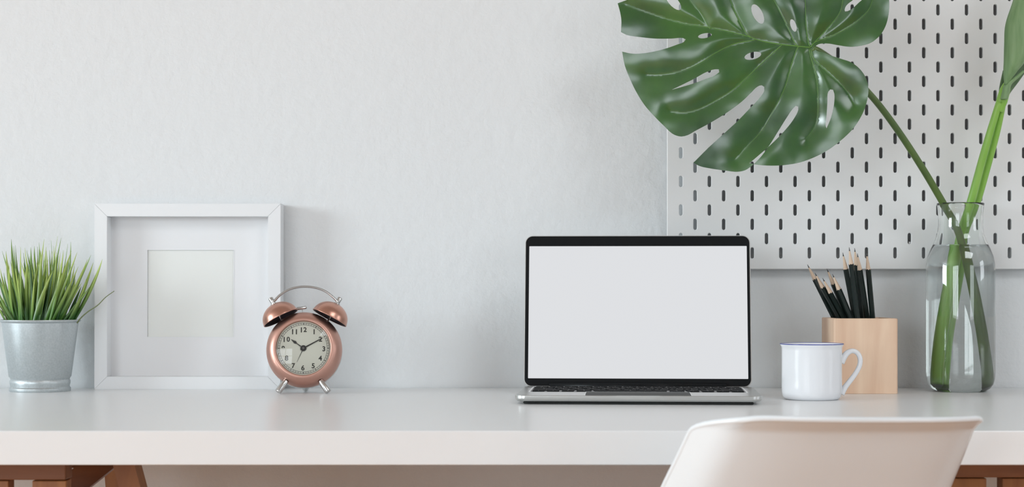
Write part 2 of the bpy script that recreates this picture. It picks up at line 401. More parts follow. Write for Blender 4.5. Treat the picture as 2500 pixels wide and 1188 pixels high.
# ------------------------------------------------------------------ grass in zinc bucket
D = 2.562; s = F / D; c = P(98, 950, D)
bk = empty('potted_grass', (c.x, c.y, DESK), label='green artificial grass in a galvanised metal bucket at the left end of the desk', cat='potted plant')
bm = bmesh.new()
def zpx(py, dd=0.0): return CH - (py - HY) * (D + dd) / F
k = 1 / s
prof = [(0, 0.0015), (68 * k, 0.0015), (70 * k, 0.0), (72.5 * k, 0.0), (73.5 * k, 0.001), (73.5 * k, 0.0045), (72 * k, 0.0055), (70.5 * k, 0.0065), (71.0 * k, 0.0085), (72.5 * k, 0.0115), (72.5 * k, 0.0145), (70.5 * k, 0.0165), (71.5 * k, 0.0185), (74.5 * k, 0.0205),
        (91.5 * k, 0.0945), (94 * k, 0.0955), (96.5 * k, 0.0965), (97.3 * k, 0.0975), (96.5 * k, 0.0988), (93.5 * k, 0.0985), (91.5 * k, 0.0965), (89.5 * k, 0.090), (84 * k, 0.070)]
lathe(bm, prof, 96); obj('bucket', bm, M_zinc, bk, 40, label='galvanised metal bucket')
bm = bmesh.new(); lathe(bm, [(0, 0.088), (0.03, 0.087), (88.8 * k, 0.084)], 48); obj('grass_mat', bm, M_soil, bk, True)
def blade(base, tip, wid, bend, tw=0.0, nseg=12):
    """flat tapered V-blade from base to tip with sideways bend vector."""
    base, tip = Vector(base), Vector(tip); bm = bmesh.new(); rows = []
    for i in range(nseg + 1):
        t = i / nseg
        p = base.lerp(tip, t) + bend * (4 * t * (1 - t)) * 0.5
        d = (tip - base + bend * (4 - 8 * t) * 0.5).normalized()
        a = tw + 0.5 * t
        sd = Vector((math.cos(a), math.sin(a), 0)); sd = (sd - d * sd.dot(d)).normalized(); nn = d.cross(sd)
        ww = wid * (0.62 + 0.5 * math.sin(min(t * 2.4, 1.57))) * (1 - t ** 2.2) * 0.5 + 0.00010
        th = 0.00018
        rows.append([bm.verts.new(p - sd * ww), bm.verts.new(p + nn * ww * 0.28 + nn * th), bm.verts.new(p + sd * ww), bm.verts.new(p + nn * ww * 0.28 - nn * th)])
    for a, b in zip(rows, rows[1:]):
        for i in range(4):
            j = (i + 1) % 4; bm.faces.new((a[i], a[j], b[j], b[i]))
    bm.faces.new(rows[0][::-1]); bm.faces.new(rows[-1]); return bm
# tips read off the photograph (px, py), the rest random between them
tips = [(28, 583), (50, 602), (5, 612), (15, 612), (0, 655), (3, 690), (38, 598), (62, 620), (75, 603), (84, 600), (95, 592), (108, 583), (107, 620), (125, 586), (140, 576), (150, 580), (165, 595), (172, 590),
        (174, 612), (183, 642), (222, 622), (228, 640), (250, 632), (196, 674), (218, 700), (70, 678), (58, 640), (45, 660), (10, 665), (-4, 710), (132, 600), (118, 632), (90, 640), (148, 640), (160, 655), (205, 655),
        (213, 632), (188, 615), (140, 620), (22, 640), (100, 655), (152, 680), (200, 690), (-8, 650), (60, 605), (33, 600), (155, 610), (168, 640), (192, 650), (120, 610)]
blades = []
for i in range(150):
    if i < len(tips): tx, ty = tips[i]; tx += random.uniform(-1, 1)
    else:
        u = random.gauss(0, 0.55); u = max(-1, min(1.05, u)); tx = 98 + u * 118; ty = 608 + 85 * abs(u) ** 2 + random.uniform(-8, 75)
    u0 = (tx - 98) / 130.0
    rr = 0.042; bxp = max(-0.9, min(0.9, u0 * 0.72 + random.uniform(-0.22, 0.22))) * rr
    ymax = math.sqrt(max(0, rr * rr - bxp * bxp)) * 0.9
    by = random.uniform(-ymax, ymax)
    dty = by * 1.1 + random.uniform(-0.006, 0.006)
    dty = max(-0.055, min(0.062, dty))
    tpw = P(tx, ty, D + dty)
    tip = Vector((tpw.x - c.x, dty, tpw.z - DESK))
    base = Vector((bxp, by, 0.083))
    if tip.x < -0.03: bnd = Vector((-0.006 - random.random() * 0.004, 0, 0.004))
    elif tip.x > 0.03: bnd = Vector((0.004 + random.random() * 0.008, 0, 0.008))
    else: bnd = Vector((random.uniform(-0.006, 0.006), 0, 0.002))
    th = random.choice([0.0044, 0.0054, 0.0064, 0.0038])
    if i in (14, 13, 16): th = 0.0018
    blades.append((base.y, base, tip, th, bnd, random.uniform(-0.7, 0.7)))
blades.sort(key=lambda b: b[0])
mi = [0, 0, 2, 1, 1, 2, 3]
for i, (_, b_, t_, th, bnd, tw) in enumerate(blades):
    if i < 92: obj('grass_blade', blade(b_, t_, th, bnd, tw), M_bladeA[random.choice(mi)], bk, True)
bm_all = bmesh.new()
for (_, b_, t_, th, bnd, tw) in blades[92:]:
    b2 = blade(b_, t_, th, bnd, tw); me = bpy.data.meshes.new('tmp'); b2.to_mesh(me); b2.free(); bm_all.from_mesh(me); bpy.data.meshes.remove(me)
obj('rear_grass_blades', bm_all, M_bladeA[1], bk, True, kind='stuff')
def loc(px, py, dd=0.0):
    p = P(px, py, D + dd); return Vector((p.x - c.x, dd, p.z - DESK))
bm = bmesh.new(); tube(bm, catmull([loc(188, 788, -0.012), loc(198, 775, -0.014), (loc(215, 760, -0.018)), loc(238, 745, -0.02), loc(258, 725, -0.02), loc(279, 710, -0.02)], 6), [0.0011, 0.0009, 0.0007, 0.0005], 6); obj('stray_stem', bm, M_stray, bk, True)
bm = bmesh.new(); tube(bm, catmull([loc(20, 788, -0.022), loc(12, 768, -0.024), loc(2, 750, -0.025), loc(-10, 738, -0.025)], 6), [0.0011, 0.0008, 0.0004], 6); obj('stray_stem', bm, M_stray, bk, True)

# ------------------------------------------------------------------ alarm clock
D = 2.515; s = F / D; k = 1 / s; c = P(742, 852, D)
TILT = R(9); YAW = R(3)
ck = empty('alarm_clock', (c.x, c.y, DESK), (0, 0, YAW), label='copper twin bell alarm clock with cream dial beside the white picture frame', cat='alarm clock')
zc = c.z - DESK      # dial centre above desk
RT = Matrix.Translation((0, 0, zc)) @ Matrix.Rotation(-TILT, 4, 'X')
RX = RT @ Matrix.Rotation(R(90), 4, 'X')        # lathe z -> toward viewer (-y)
rd = 65.5 * k
bm = bmesh.new()
lathe(bm, [(rd, 0.0105), (rd + 0.0004, 0.0152), (rd + 0.0014, 0.0160), (0.0412, 0.0150), (0.0455, 0.0115), (0.0487, 0.0060), (0.0508, -0.001), (0.0515, -0.009), (0.0512, -0.0125), (0.0500, -0.0128)], 128, RX)
obj('copper_bezel', bm, M_cop2, ck, True, label='copper bezel')
bm = bmesh.new(); lathe(bm, [(0.0498, -0.011), (0.0511, -0.0135), (0.0512, -0.022), (0.048, -0.030), (0.040, -0.033), (0, -0.034)], 96, RX); obj('steel_back_case', bm, M_stl, ck, True, label='steel back case')
bm = bmesh.new(); lathe(bm, [(0, 0.0106), (rd + 0.0003, 0.0106), (rd + 0.0003, 0.009), (0, 0.009)], 96, RX); dial = obj('dial', bm, M_dial, ck, False, label='cream dial with black numerals')
def dpt(x, y, z): return RX @ Vector((x, y, z))
def dpoly(bm, pts, z0=0.0107, z1=0.0109):
    prism(bm, [[dpt(x, y, z0) for x, y in pts], [dpt(x, y, z1) for x, y in pts]])
def font_numeral(ch, size, bold):
    cu = bpy.data.curves.new('numeral', 'FONT'); cu.body = ch; cu.size = size; cu.align_x = 'CENTER'; cu.align_y = 'CENTER'; cu.offset = bold; cu.extrude = 0.0001
    o = bpy.data.objects.new('numeral', cu); COL.objects.link(o)
    dg = bpy.context.evaluated_depsgraph_get(); me = bpy.data.meshes.new_from_object(o.evaluated_get(dg))
    bpy.data.objects.remove(o); return me
def put(name, me, M):
    me.transform(M); return link(name, me, M_ink, dial)
rn = 47.5 * k; H = 12.5 * k
posn = {12: (1, 45), 1: (25.5, 40.5), 2: (41, 21.5), 3: (49.5, -2.0), 4: (41, -25), 5: (24, -43.5), 6: (-1, -48.5), 7: (-24.5, -43), 8: (-40.5, -24.5), 9: (-49, -1), 10: (-39.5, 21.5), 11: (-22, 40.5)}
for n, (x, y) in posn.items():
    x *= k; y *= k
    if n in (1, 11, 12, 10):
        bm = bmesh.new(); bw = 2.6 * k
        xs = {1: [0], 11: [-4.6 * k, 4.6 * k], 12: [-6.5 * k], 10: [-7.3 * k]}[n]
        for q in xs:
            dpoly(bm, [(x + q - bw / 2, y - H / 2), (x + q + bw / 2, y - H / 2), (x + q + bw / 2, y + H / 2), (x + q - bw / 2, y + H / 2)])
        nm = obj('numeral', bm, M_ink, dial)
        if n in (12, 10):
            me = font_numeral('2' if n == 12 else '0', 16.0 * k, 0.00024); me.transform(RX @ Matrix.Translation((x + 2.6 * k, y, 0.0108)))
            b2 = bmesh.new(); b2.from_mesh(nm.data); b2.from_mesh(me); b2.to_mesh(nm.data); b2.free(); bpy.data.meshes.remove(me)
            if not nm.data.materials: nm.data.materials.append(M_ink)
    else:
        me = font_numeral(str(n), 16.6 * k, 0.00024); put('numeral', me, RX @ Matrix.Translation((x, y, 0.0108)))
bm = bmesh.new()
for r0 in (62.0, 57.6):
    lathe(bm, [((r0 - 0.35) * k, 0.01065), ((r0 - 0.35) * k, 0.0109), ((r0 + 0.35) * k, 0.0109), ((r0 + 0.35) * k, 0.01065)], 96, RX, close=True)
for i in range(60):
    a = i * math.pi / 30; w_ = 0.3 if i % 5 else 0.75; r0, r1 = (57.8, 62) if i % 5 else (57.2, 62.2)
    ca, sa = math.cos(a), math.sin(a)
    dpoly(bm, [(k * (r * ca - t * sa), k * (r * sa + t * ca)) for r, t in ((r0, -w_), (r1, -w_), (r1, w_), (r0, w_))], 0.01065, 0.0109)
obj('minute_track', bm, M_ink, dial)
def hand(name, pts, z):
    bm = bmesh.new(); dpoly(bm, [(x * k, y * k) for x, y in pts], z, z + 0.0003); return obj(name, bm, M_hand, ck)
def rot(pts, tx, ty):
    L = math.hypot(tx, ty); ux, uy = tx / L, ty / L
    return [(x * ux - y * uy, x * uy + y * ux) for x, y in pts]
hand('minute_hand', rot([(-8, -1.4), (0, -1.6), (30, -1.3), (42, -1.1), (55, -0.2), (55, 0.2), (42, 1.1), (30, 1.3), (0, 1.6), (-8, 1.4)], 48, 26), 0.0122)
hand('hour_hand', rot([(0, -1.2), (20, -0.9), (22, -2.2), (25.5, -3.4), (29, -2.2), (37, -0.3), (37, 0.3), (29, 2.2), (25.5, 3.4), (22, 2.2), (20, 0.9), (0, 1.2)], -30, 21.5), 0.0117)
hand('alarm_hand', rot([(0, -0.9), (37, -0.2), (37, 0.2), (0, 0.9)], -15.4, -33.5), 0.0112)
bm = bmesh.new(); lathe(bm, [(0, 0.0133), (2.2 * k, 0.0133), (2.4 * k, 0.0131), (6.6 * k, 0.0131), (7.2 * k, 0.0127), (7.2 * k, 0.0108)], 32, RX); obj('hub', bm, M_hand, ck, 40)
bm = bmesh.new(); lathe(bm, [(1.4 * k, 0.0134), (1.4 * k, 0.0137), (2.1 * k, 0.0137), (2.1 * k, 0.0134)], 24, RX, close=True); obj('hub_pin', bm, M_stl, ck)
# domed crystal (a shell with real thickness)
bm = bmesh.new(); pr = []
for t in range(13):
    r = rd * (1 - t / 12); pr.append((r, 0.0150 + 0.0045 * (1 - (r / rd) ** 2)))
lathe(bm, pr, 96, RX); obj('glass_crystal', bm, M_pane, ck, True)
# bells
def bell(cx, cy, nx, ny):
    """rim centre in dial pixels relative to centre, axis direction."""
    ax = Vector((nx, ny, 0)).normalized(); q = Vector((0, 0, 1)).rotation_difference(Vector((ax.x, ax.y, 0.0))).to_matrix().to_4x4()
    M = RX @ Matrix.Translation((cx * k, cy * k, -0.006)) @ q
    rb = 45.3 * k; hb = 39 * k
    bm = bmesh.new()
    out = [(rb * math.cos(R(a)), hb * math.sin(R(a))) for a in range(0, 91, 6)]
    lathe(bm, [(rb * 0.985, -0.0004), (rb * 1.015, -0.0006), (rb * 1.02, 0.0002)] + out[1:-1] + [(0, hb)], 64, M)
    b = obj('bell', bm, M_cop, ck, True, norm=False, label='copper bell')
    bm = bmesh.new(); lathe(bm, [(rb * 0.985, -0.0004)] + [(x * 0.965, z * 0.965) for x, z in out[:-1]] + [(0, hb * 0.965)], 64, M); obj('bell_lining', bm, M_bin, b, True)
    bm = bmesh.new(); lathe(bm, [(0, -0.0085), (0.0011, -0.0085), (0.0011, hb)], 12, M); obj('bell_post', bm, M_stl, b, True)
    bm = bmesh.new(); lathe(bm, [(0.0045, hb - 0.0006), (0.0045, hb + 0.0004), (0.0032, hb + 0.0008), (0.0032, hb + 0.0020), (0.0024, hb + 0.0024), (0.0031, hb + 0.0030), (0.0034, hb + 0.0085), (0.0026, hb + 0.0096), (0, hb + 0.0098)], 12, M); obj('bell_nut', bm, M_stl, b, 40)
    return M, hb
M1, hb = bell(-58, 78.5, -0.46, 0.89)
M2, _ = bell(61.5, 79.0, 0.46, 0.89)
# carry handle
a0 = M1 @ Vector((0, 0, hb + 0.0022)); a1 = M2 @ Vector((0, 0, hb + 0.0022))
pk = dpt(0, 156 * k, -0.006)
pts = [a0]
hp = [(-73, 122), (-62, 134), (-45, 146), (-25, 153.5), (0, 156.5), (27, 153.5), (50, 145), (68, 132), (78, 122)]
for x, y in hp: pts.append(dpt(x * k, y * k, -0.006))
pts.append(a1)
bm = bmesh.new(); tube(bm, catmull(pts, 5), 0.0013, 10, flat=1.0, up=(0, 1, 0), sect=lambda a: 1 + 1.6 * abs(math.cos(a)) ** 2); obj('carry_handle', bm, M_stl, ck, True)
# hammer
bm = bmesh.new(); tube(bm, [dpt(-4 * k, 85 * k, -0.006), dpt(-6 * k, 101 * k, -0.006)], 0.0004, 8)
obj('hammer_rod', bm, M_stl, ck, True)
bm = bmesh.new(); tube(bm, [dpt(-24 * k, 101 * k, -0.006), dpt(-19 * k, 101.5 * k, -0.006)], [0.0009, 0.0009], 10); tube(bm, [dpt(-19 * k, 101.5 * k, -0.006), dpt(-18 * k, 101.7 * k, -0.006), dpt(3 * k, 104.5 * k, -0.006), dpt(5 * k, 104.7 * k, -0.006)], [0.0012, 0.0021, 0.0021, 0.0012], 12)
obj('hammer', bm, M_stl, ck, 40)
# feet: front two steel pegs, one rear peg
for sx in (-1, 1):
    a = dpt(sx * 42 * k, -78 * k, 0.004); e = Vector((sx * 61 * k, a.y - 0.006, 0.0026)); d_ = (e - a).normalized()
    bm = bmesh.new(); tube(bm, [a, a.lerp(e, 0.15), a.lerp(e, 0.92), e], [0.0040, 0.0046, 0.0046, 0.0040], 20); o = obj('foot', bm, M_stl, ck, 40)
    lo = min(v.co.z for v in o.data.vertices)
    for v in o.data.vertices: v.co.z -= lo if v.co.z < 0.012 else 0
e = Vector((0, 0.040, 0.0045))
bm = bmesh.new(); tube(bm, [dpt(0, -76 * k, -0.024), e], [0.004, 0.0045], 20); o = obj('foot', bm, M_stl, ck, 40)
lo = min(v.co.z for v in o.data.vertices)
for v in o.data.vertices:
    if v.co.z < 0.012: v.co.z -= lo

# ------------------------------------------------------------------ laptop
D = 2.27; c = P(1558, 988, D)
lp = empty('laptop', (c.x, c.y, DESK), (0, 0, R(-3.6)), label='open silver laptop with a blank light grey screen standing on the desk', cat='laptop')
LW = 0.304; LD = 0.208; z0, z1 = 0.0032, 0.0112
bm = bmesh.new(); L = []
for z, ins, r in ((z0, 0.010, 0.012), (z0 + 0.0006, 0.003, 0.013), (z0 + 0.0022, 0.0008, 0.0135), (z0 + 0.004, 0, 0.0135), (z1 - 0.0006, 0, 0.0135), (z1, 0.0006, 0.0132)):
    L.append([(x, LD / 2 + y, z) for x, y in rrect(LW - 2 * ins, LD - 2 * ins, r, 10)])
prism(bm, L); obj('base', bm, M_alu, lp, 25, label='silver base')
bm = bmesh.new(); slab(bm, 0.284, 0.19, 0.008, 0.0, z0 + 0.0002, 0, 0.1, 0.0015); obj('bottom_cover', bm, M_rub, lp)
bm = bmesh.new()
prism(bm, [[(x, 0.0012, z) for x, z in ((-0.027, z1 + 0.0001), (-0.025, z1 - 0.003), (-0.022, z1 - 0.0036), (0.022, z1 - 0.0036), (0.025, z1 - 0.003), (0.027, z1 + 0.0001))],
           [(x, -0.0001, z) for x, z in ((-0.027, z1 + 0.0001), (-0.025, z1 - 0.003), (-0.022, z1 - 0.0036), (0.022, z1 - 0.0036), (0.025, z1 - 0.003), (0.027, z1 + 0.0001))]])
obj('thumb_notch', bm, M_alu, lp)
kb = obj('keyboard', (lambda b: (slab(b, 0.272, 0.106, 0.003, z1 - 0.001, z1 + 0.0003, 0, 0.132, 0.0001), b)[1])(bmesh.new()), M_blk, lp)
bm = bmesh.new()
for q in ((-0.1385, -0.1365, 0.0775, 0.1865), (0.1365, 0.1385, 0.0775, 0.1865), (-0.1385, 0.1385, 0.185, 0.1865)): bx(bm, q[0], q[1], q[2], q[3], z1 - 0.0005, z1 + 0.0005)
obj('keyboard_edge', bm, M_white, lp)
kbm = {}
def keyme(w_):
    if w_ not in kbm:
        bm = bmesh.new(); slab(bm, w_, 0.0152, 0.0015, z1 + 0.0002, z1 + 0.0012, 0, 0, 0.0002, 3)
        bx(bm, -0.0006, 0.0006, -0.001, 0.001, z1 + 0.00119, z1 + 0.00125)
        me = bpy.data.meshes.new('key'); bmesh.ops.recalc_face_normals(bm, faces=bm.faces); bm.to_mesh(me); bm.free(); me.materials.append(M_key); me.materials.append(M_leg)
        for p in me.polygons:
            if p.center.z > z1 + 0.00121 and abs(p.center.x) < 0.0008: p.material_index = 1
        kbm[w_] = me
    return kbm[w_]
for r in range(6):
    y = 0.088 + r * 0.0178
    ws = {0: [0.0152] * 3 + [0.019] + [0.092] + [0.019] + [0.0152] * 4, 1: [0.0335] + [0.0152] * 10 + [0.0335], 2: [0.0265] + [0.0152] * 11 + [0.0265], 3: [0.0235] + [0.0152] * 12 + [0.0152],
          4: [0.0152] * 13 + [0.0235], 5: [0.0165] + [0.0172] * 13}[r]
    tot = sum(ws); gap = (0.268 - tot) / (len(ws) - 1); x = -0.134
    for w_ in ws:
        o = bpy.data.objects.new('key', keyme(w_)); COL.objects.link(o); o.parent = kb; o.location = (x + w_ / 2, y, 0); x += w_ + gap
bm = bmesh.new(); slab(bm, 0.130, 0.072, 0.002, z1 - 0.001, z1 + 0.0003, 0, 0.040, 0.0001); tp = obj('trackpad', bm, M_pad, lp)
bm = bmesh.new()
for q in ((-0.066, -0.065, 0.004, 0.077), (0.065, 0.066, 0.004, 0.077), (-0.066, 0.066, 0.076, 0.077)): bx(bm, q[0], q[1], q[2], q[3], z1 - 0.0005, z1 + 0.0004)
obj('trackpad_edge', bm, M_white, tp)
# lid: its own local frame, x right, y up the lid, z toward viewer
lean = 10.6
LM = Matrix.Translation((0, 0.2045, 0.0105)) @ Matrix.Rotation(R(90 - lean), 4, 'X')
def T(o, M=LM): o.data.transform(M); return o
LH = 0.2065
bm = bmesh.new(); slab(bm, LW, LH, 0.0105, -0.0045, 0.0, 0, LH / 2 - 0.0, 0.0006, 10); lid = T(obj('lid', bm, M_alu, lp, 30, label='silver lid'))
bm = bmesh.new(); slab(bm, LW - 0.0022, LH - 0.0020, 0.0095, -0.0002, 0.0005, 0, LH / 2, 0.0002, 10); T(obj('bezel', bm, M_blk, lid, label='black bezel'))
bm = bmesh.new(); slab(bm, 0.2935, 0.1805, 0.0006, 0.0004, 0.0008, 0.0005, 0.0112 + 0.1805 / 2, 0.0001, 2); T(obj('screen', bm, M_scr, lid, label='blank lit light grey screen'))
bm = bmesh.new(); bx(bm, -0.11, 0.11, 0.0082, 0.0084, 0.0004, 0.0007); T(obj('bezel_seam', bm, M_pad, lid))
bm = bmesh.new(); tube(bm, [(-0.118, 0.2035, 0.0122), (0.118, 0.2035, 0.0122)], 0.0038, 16); obj('hinge', bm, M_blk, lp, True)

# ------------------------------------------------------------------ mug
D = 2.381; s = F / D; k = 1 / s; c = P(1982, 970, D)
mg = empty('mug', (c.x, c.y, DESK), label='white enamel mug with a thin blue rim in front of the wooden pencil holder', cat='mug')
bm = bmesh.new(); h = 0.0712; rb = 73 * k
lathe(bm, [(0, 0.0008), (0.030, 0.0008), (0.0310, 0.0), (0.0325, 0.0), (0.0350, 0.0012), (0.0372, 0.0042), (rb - 0.0002, 0.010), (rb, 0.016), (rb, h - 0.008), (rb + 0.0003, h - 0.004), (77 * k, h - 0.0008), (77 * k, h), (75.5 * k, h), (rb - 0.0015, h - 0.005), (rb - 0.0018, 0.012), (rb - 0.006, 0.004), (0, 0.003)], 96)
obj('cup', bm, M_mug, mg, True)
bm = bmesh.new(); lathe(bm, [(76.6 * k, h - 0.0007), (77.5 * k, h - 0.0005), (77.7 * k, h + 0.0001), (77.2 * k, h + 0.0005), (76.2 * k, h + 0.0003)], 96, close=True); obj('rim', bm, M_blue, mg, True, label='thin blue rim')
def ml(px, py): p = P(px, py, D); return Vector((p.x - c.x, 0, p.z - DESK))
hp = catmull([ml(2052, 884), ml(2060, 871), ml(2070, 860), ml(2082, 856), ml(2094, 862), ml(2100, 876), ml(2098, 893), ml(2088, 912), ml(2073, 932), ml(2062, 946), ml(2053, 961)], 6)
bm = bmesh.new(); tube(bm, hp, [0.0046, 0.0034, 0.0028, 0.0027, 0.0027, 0.0027, 0.0030, 0.0040], 16, up=(0, 1, 0), sect=lambda a: 1 + 0.5 * abs(math.cos(a))); obj('handle', bm, M_mug, mg, True)

# ------------------------------------------------------------------ pencil holder and pencils
D = 2.494; bw = 0.0868; bh = 0.1015; bd = 0.0868
pL = P(2036, 961, D); yaw = R(1.5)
hd = empty('pencil_holder', (pL.x, pL.y, DESK), (0, 0, yaw), label='square light beech wood pencil holder behind the white mug', cat='pencil holder')
bm = bmesh.new(); wt = 0.008; bm2 = []
def ringz(ins, z, r): return [(bw / 2 + x, bd / 2 + y, z) for x, y in rrect(bw - 2 * ins, bd - 2 * ins, r, 6)]
Ls = [ringz(0.0006, 0, 0.003), ringz(0, 0.0006, 0.003), ringz(0, bh - 0.001, 0.003), ringz(0.001, bh, 0.003), ringz(wt, bh, 0.002), ringz(wt, 0.008, 0.002)]
prism(bm, Ls); obj('cup', bm, M_beech, hd, 30)
def pencil(tip, base, D1, D2, label):
    """tip pixel and rim-level pixel, distances at tip and at rim level; extended straight to the floor of the holder."""
    a = P(*tip, D1); b = P(*base, D2); d = (b - a).normalized()
    zb = DESK + 0.0085 + 0.0036 * math.hypot(d.x, d.y)
    e = a + d * ((zb - a.z) / d.z)
    Lg = (e - a).length
    zax = (a - e).normalized(); q = Vector((0, 0, 1)).rotation_difference(zax)
    root = empty('pencil', e, label=label, cat='pencil', group='dark pencils in the wooden holder')
    root.rotation_euler = q.to_euler()
    r = 0.0036
    ph = random.uniform(0, 1.0)
    def hexr(z, rr, n=24, rnd=0.0, wave=0):
        out = []
        for i in range(n):
            t = 2 * math.pi * i / n; m = (t % (math.pi / 3)) - math.pi / 6; hx = math.cos(math.pi / 6) / math.cos(m)
            f = hx * (1 - rnd) + rnd * 0.93
            zz = z + (wave * (1 - abs(m) / (math.pi / 6)) if wave else 0)
            out.append((rr * f * math.cos(t + ph), rr * f * math.sin(t + ph), zz))
        return out
    zt = Lg - 0.0225
    bm = bmesh.new(); prism(bm, [hexr(0, r), hexr(zt, r, wave=-0.0018)]); obj('barrel', bm, M_green, root, 20)
    bm = bmesh.new(); prism(bm, [hexr(zt - 0.0028, r * 0.86, rnd=1.0), hexr(zt - 0.0005, r * 0.93, rnd=0.5), hexr(Lg - 0.0052, r * 0.30, rnd=1)]); obj('sharpened_tip', bm, M_pw, root, 20, label='bare wood tip')
    bm = bmesh.new(); prism(bm, [hexr(Lg - 0.0053, r * 0.27, rnd=1), hexr(Lg - 0.0001, r * 0.07, rnd=1)]); obj('lead', bm, M_lead, root, True)
    return root
# (tip, rim point, D tip, D rim)
pen = [((1971, 645), (2035.5, 774), 2.5601, 2.5449, 'dark pencil leaning furthest left out of the wooden holder'),
       ((1989, 665), (2048, 774), 2.5366, 2.5345, 'dark pencil in the wooden holder with the second tip from the left'),
       ((2008, 678), (2060, 774), 2.5302, 2.5283, 'dark pencil with the lowest tip in the left-leaning bunch of the wooden holder'),
       ((2018.5, 655), (2068, 774), 2.5539, 2.5572, 'dark pencil behind the left-leaning bunch with the taller tip between two others'),
       ((2032, 668), (2077, 774), 2.5238, 2.5209, 'dark pencil rightmost of the left-leaning bunch in the wooden holder'),
       ((2057.5, 616), (2087, 774), 2.5159, 2.5306, 'dark pencil leftmost of the upright bunch in the wooden holder'),
       ((2073, 603), (2094, 774), 2.5085, 2.5107, 'dark pencil with the highest tip in the wooden holder'),
       ((2086.5, 605), (2104, 774), 2.5351, 2.5445, 'dark pencil just right of the highest tip, behind its neighbours in the holder'),
       ((2093, 618), (2117, 774), 2.5147, 2.5336, 'dark pencil with a lower tip in front, second from the right in the holder'),
       ((2116, 616), (2130, 774), 2.5205, 2.5290, 'dark pencil standing apart at the right of the wooden holder')]
for p in pen: pencil(*p)

# ------------------------------------------------------------------ vase with water
D = 2.56; s = F / D; k = 1 / s; VC = P(2345, 950, D)
va = empty('glass_vase', (VC.x, VC.y, DESK), label='clear glass carafe vase of water holding green stems at the right of the desk', cat='vase')
def vz(py): return CH - (py - HY) * D / F
outp = [(0, 0.0), (0.030, 0.0), (0.0345, 0.0008), (0.040, 0.0042), (0.0442, 0.010), (0.0462, 0.0175), (83 * k, 0.026), (83 * k, vz(660)), (82 * k, vz(643)), (78 * k, vz(625)), (71 * k, vz(606)), (62 * k, vz(588)), (56 * k, vz(570)), (53.5 * k, vz(550)), (53.5 * k, vz(525)), (55.5 * k, vz(503)), (57 * k, vz(498)), (57 * k, vz(496.5)), (56.2 * k, vz(495.7))]
gt = 0.0016
inn = [(56.0 * k - gt, vz(496.2)), (54.6 * k - gt, vz(503)), (53.0 * k - gt, vz(525)), (53.0 * k - gt, vz(550)), (55.5 * k - gt, vz(571)), (61.5 * k - gt, vz(589)), (70.5 * k - gt, vz(607)), (77.5 * k - gt, vz(626)), (81.5 * k - gt, vz(644)), (82.5 * k - gt, vz(660)), (82.5 * k - gt, 0.027), (0.0442, 0.0185), (0.0422, 0.0120), (0.038, 0.0070), (0.033, 0.0048), (0, 0.0040)]
bm = bmesh.new(); lathe(bm, outp + inn, 96); obj('glass_body', bm, M_glass, va, True)
wz = vz(598)
wp = [(0, wz), ((66 * k) - gt + 0.0004, wz)] + [(r + 0.0004 if r > 0 else 0, z - 0.0003) for r, z in inn if z < wz - 0.001]
bm = bmesh.new(); lathe(bm, wp, 96); obj('water', bm, M_water, va, True)

# ------------------------------------------------------------------ monstera leaf
def DL(px, py):
    """distance of the leaf's overall surface (a shallow tilted dish)."""
    u = (px - 1978) / 450.0; v = (py - 118) / 300.0
    return 2.42 - 0.060 * u + 0.012 * min(0, u + 0.40) ** 2 - 0.004 * v
outline = [(1986, 117), (1998, 108), (2020, 106), (2045, 110), (2075, 114), (2100, 112), (2125, 105), (2147, 88), (2161, 66), (2169, 38), (2171, 5), (2165, -40), (2150, -80), (2125, -118), (2090, -150), (2045, -172), (1990, -185), (1920, -180), (1850, -165), (1790, -140), (1740, -112), (1690, -85), (1640, -58), (1590, -30), (1545, -6), (1508, 8),
           (1514, 30), (1517, 50), (1516, 78), (1530, 85), (1560, 90), (1600, 94), (1640, 94), (1668, 93), (1674, 96), (1670, 102), (1655, 108), (1630, 117), (1600, 125), (1570, 130), (1545, 131), (1519, 126),
           (1525, 158), (1537, 190), (1555, 227), (1575, 258), (1598, 284), (1622, 308), (1640, 325), (1652, 331), (1664, 333), (1678, 330), (1700, 318), (1730, 302), (1765, 281), (1790, 264), (1812, 247), (1832, 228), (1850, 211), (1860, 208), (1866, 212), (1866, 221), (1855, 238), (1830, 265), (1800, 296), (1765, 328), (1730, 360), (1693, 397),
           (1708, 405), (1735, 411), (1770, 416), (1800, 419), (1820, 415), (1836, 404), (1858, 382), (1880, 352), (1900, 320), (1920, 288), (1935, 266), (1943, 258), (1949, 260), (1949, 268), (1938, 290), (1918, 316), (1885, 350), (1858, 374), (1830, 398),
           (1850, 402), (1880, 404), (1912, 403), (1950, 397), (1985, 385), (2020, 367), (2055, 341), (2085, 311), (2106, 277), (2117, 245), (2120, 215), (2113, 188), (2098, 167), (2078, 152), (2055, 144), (2030, 136), (2008, 127), (1994, 124)]
def ellipse(cx, cy, a, b, ang, n=18):
    ca, sa = math.cos(R(ang)), math.sin(R(ang)); return [(cx + a * math.cos(t) * ca - b * math.sin(t) * sa, cy + a * math.cos(t) * sa + b * math.sin(t) * ca) for t in [2 * math.pi * i / n for i in range(n)]]
